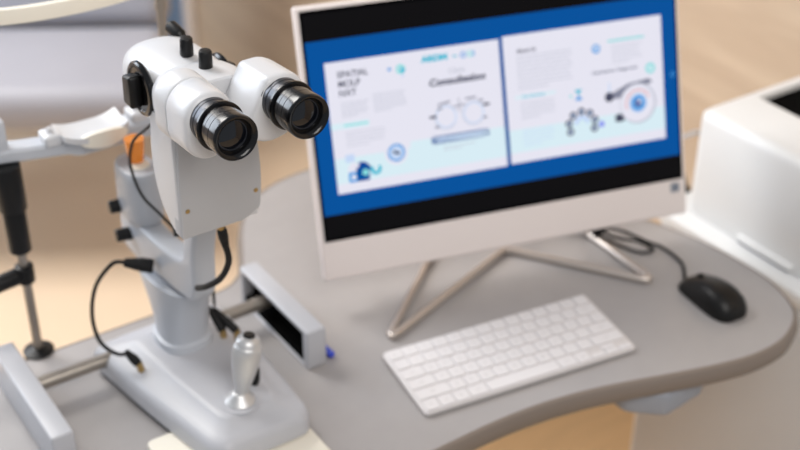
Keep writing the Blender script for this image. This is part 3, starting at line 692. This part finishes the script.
pts = [mo(0.3620, 1.3400, 0.008), mo(0.3625, 1.3530, 0.005), mo(0.3655, 1.3880, 0.003), mo(0.3480, 1.4230, 0.003), mo(0.3277, 1.4395, 0.003), mo(0.2970, 1.4610, 0.006), mo(0.2600, 1.4560, 0.014),
       mo(0.2600, 1.4400, 0.014), mo(0.2900, 1.4260, 0.005), mo(0.3150, 1.4130, 0.003), mo(0.3330, 1.4180, 0.004), mo(0.3160, 1.4330, 0.007), mo(0.2880, 1.4400, 0.008), mo(0.2550, 1.4510, 0.016), mo(0.2200, 1.4600, 0.006), mo(0.1900, 1.49, 0.003)]
cd = obj('cord', G().tube(pts, 0.0021, 8, 8), M['rubber'], ms)
obj('cord_tie', G().box(mo(0.262, 1.446, 0.016)-Vector((0.010, 0.006, 0.005)), mo(0.262, 1.446, 0.016)+Vector((0.010, 0.006, 0.006)), 0.002), M['rubber'], cd)

# ------------------------------------------------------------------ white cabinet and the case standing on it
cab = thing('cabinet', 'white laminate cabinet standing right of the desk', 'cabinet', room(0.90, -0.55, FZ), YAW)
def cb(x, y, z): return (x-0.90, y+0.55, z-FZ)
g = G().box(cb(0.7385, -1.15, FZ), cb(1.095, -0.050, -0.041), 0.004)
obj('body', g, M['cab'], cab)
t = fillet([(0.735-0.90, -1.17+0.55), (1.10-0.90, -1.17+0.55), (1.10-0.90, -0.036+0.55), (0.735-0.90, -0.036+0.55)], 0.02)
obj('top_panel', G().prism(t, 'z', -0.041-FZ, -0.020-FZ, 0.004), M['dev'], cab)

case = thing('tabletop_device', 'white boxy device with black top opening on the white cabinet', 'device', room(0.90, -0.35, -0.0198), YAW)
def cc(x, y, z): return Vector((x-0.90, y+0.35, z+0.020))
g = G(); rings = []
def rr(x0, x1, y0, y1, z, r):
    return [cc(x, y, z) for x, y in fillet([(x0, y0), (x1, y0), (x1, y1), (x0, y1)], r, 6)]
rings = [rr(0.765, 1.085, -0.72, -0.075, -0.0198, 0.012), rr(0.763, 1.085, -0.72, -0.073, -0.016, 0.012), rr(0.779, 1.07, -0.71, -0.056, 0.115, 0.016), rr(0.782, 1.067, -0.708, -0.055, 0.123, 0.016), rr(0.787, 1.062, -0.702, -0.060, 0.128, 0.014), rr(0.794, 1.056, -0.696, -0.067, 0.130, 0.010),
         rr(0.874, 1.050, -0.640, -0.0745, 0.130, 0.003), rr(0.876, 1.048, -0.638, -0.0765, 0.128, 0.003), rr(0.876, 1.048, -0.638, -0.0765, 0.100, 0.003)]
g.loft(rings); obj('case', g, M['dev'], case)
obj('opening', G().box(cc(0.8765, -0.6375, 0.1005), cc(1.0475, -0.077, 0.1215), 0.001), M['hole'], case, label='black opening in the top')
g = G().box(cc(0.7570, -0.266, -0.0145), cc(0.768, -0.172, -0.0070), 0.0012)
lat = obj('latch', g, M['dev'], case)
obj('latch_shadow_strip', G().box(cc(0.7585, -0.264, -0.0175), cc(0.7665, -0.174, -0.0146), 0.0004), M['darkgrey'], case)  # dark strip put in for the shadow line under the latch

# cables behind the monitor
def rw(p, k): return Vector(p)
def hang(name, pts, r, m, label):
    o0 = Vector(pts[0]); o0 = Vector((pts[-1][0], pts[-1][1], 0))
    o = obj(name, G().tube([Vector(p)-o0 for p in pts], r, 10, 8), m, None, o0)
    tag(o, label, 'cable')
hang('power_cable', [tuple(room(0.76, 0.075, 0.03)), tuple(room(0.80, 0.04, 0.024)), tuple(room(0.848, 0.02, 0.034)), tuple(room(0.870, 0.02, 0.033)), tuple(room(0.888, 0.02, 0.012)), tuple(room(0.900, 0.022, -0.04)), tuple(room(0.96, 0.05, -0.40)), tuple(room(1.0, 0.07, FZ+0.004))], 0.0034, M['white'], 'white cable looping from behind the monitor down past the cabinet')
hang('video_cable', [tuple(room(0.715, 0.06, 0.05)), tuple(room(0.77, 0.02, 0.030)), tuple(room(0.812, 0.0, 0.005)), tuple(room(0.826, -0.010, -0.037)), tuple(room(0.834, -0.010, -0.08)), tuple(room(0.85, 0.0, -0.5)), tuple(room(0.855, 0.005, FZ+0.005))], 0.0042, M['rubber'], 'black cable hanging behind the right end of the monitor')

# ------------------------------------------------------------------ patient chair in the background
ch = thing('patient_chair', 'pale lilac upholstered patient chair in the blurred background', 'chair', (-0.95, 2.66, 0), math.radians(3))
def pad(g, lo, hi, b, rot=None):
    g.box(lo, hi, b, 6, rot=rot); return g
seat = pad(G(), (-0.40, -0.24, 0.37), (0.41, 0.13, 0.475), 0.045); obj('seat', seat, M['seat'], ch)
rt = Matrix.Rotation(math.radians(-14), 3, 'X')
bk = pad(G(), (-0.40, 0.20, 0.44), (0.41, 0.31, 1.20), 0.05, rt); obj('backrest', bk, M['back'], ch)
obj('pedestal', G().lathe((-0.42, 0.05, 0.03), (0, 0, 1), [(0, 0.10), (0.02, 0.07), (0.28, 0.06), (0.345, 0.10)], 32), M['darkgrey'], ch)
obj('base_plate', G().lathe((-0.42, 0.05, 0), (0, 0, 1), [(0, 0.27), (0.02, 0.27), (0.03, 0.25), (0.035, 0.10)], 48), M['darkgrey'], ch)

# ------------------------------------------------------------------ light
w = bpy.data.worlds.new('world'); scn.world = w; w.use_nodes = True
nt = w.node_tree; bg = nt.nodes['Background']; bg.inputs['Color'].default_value = (0.86, 0.92, 1.0, 1); bg.inputs['Strength'].default_value = 0.38
def area(name, loc, target, sx, sy, power, col=(1, 1, 1)):
    l = bpy.data.lights.new(name, 'AREA'); l.shape = 'RECTANGLE'; l.size = sx; l.size_y = sy; l.energy = power; l.color = col
    o = bpy.data.objects.new(name, l); COL.objects.link(o); o.location = loc
    o.rotation_euler = (Vector(target)-Vector(loc)).to_track_quat('-Z', 'Y').to_euler(); return o
area('ceiling_panel_light', (0.6, -0.6, 2.7), (0.1, 1.2, 0.8), 1.4, 1.0, 35, (1.0, 0.955, 0.91))
area('rear_fill_light', (-1.5, 2.2, 2.7), (-1.4, 2.2, 0), 1.0, 1.0, 55, (1.0, 0.97, 0.93))  # added fill, unseen, brightens the left floor in place of daylight
area('window_light', (-2.3, 2.6, 1.8), (-0.0, 1.4, 0.8), 1.8, 1.5, 80, (0.80, 0.89, 1.0))

# ------------------------------------------------------------------ camera
cam = bpy.data.cameras.new('camera'); co = bpy.data.objects.new('camera', cam); COL.objects.link(co)
pit, roll = 0.56138, 0.00768
F = Vector((0, math.cos(pit), -math.sin(pit))); R = Vector((1, 0, 0)); U = R.cross(F)
R2 = R*math.cos(roll) + U*math.sin(roll); U2 = -R*math.sin(roll) + U*math.cos(roll)
mx = Matrix((( R2.x, U2.x, -F.x, 0), (R2.y, U2.y, -F.y, 0), (R2.z, U2.z, -F.z, DESK+0.930), (0, 0, 0, 1)))
co.matrix_world = mx
cam.sensor_width = 36; cam.lens = 1280.35*36/800; cam.clip_start = 0.05; cam.clip_end = 50
cam.dof.use_dof = True; cam.dof.focus_distance = 1.035; cam.dof.aperture_fstop = 4.4
scn.camera = co
vs = scn.view_settings; vs.view_transform = 'Standard'; vs.look = 'None'; vs.gamma = 1; vs.exposure = 0.12; vs.use_curve_mapping = False
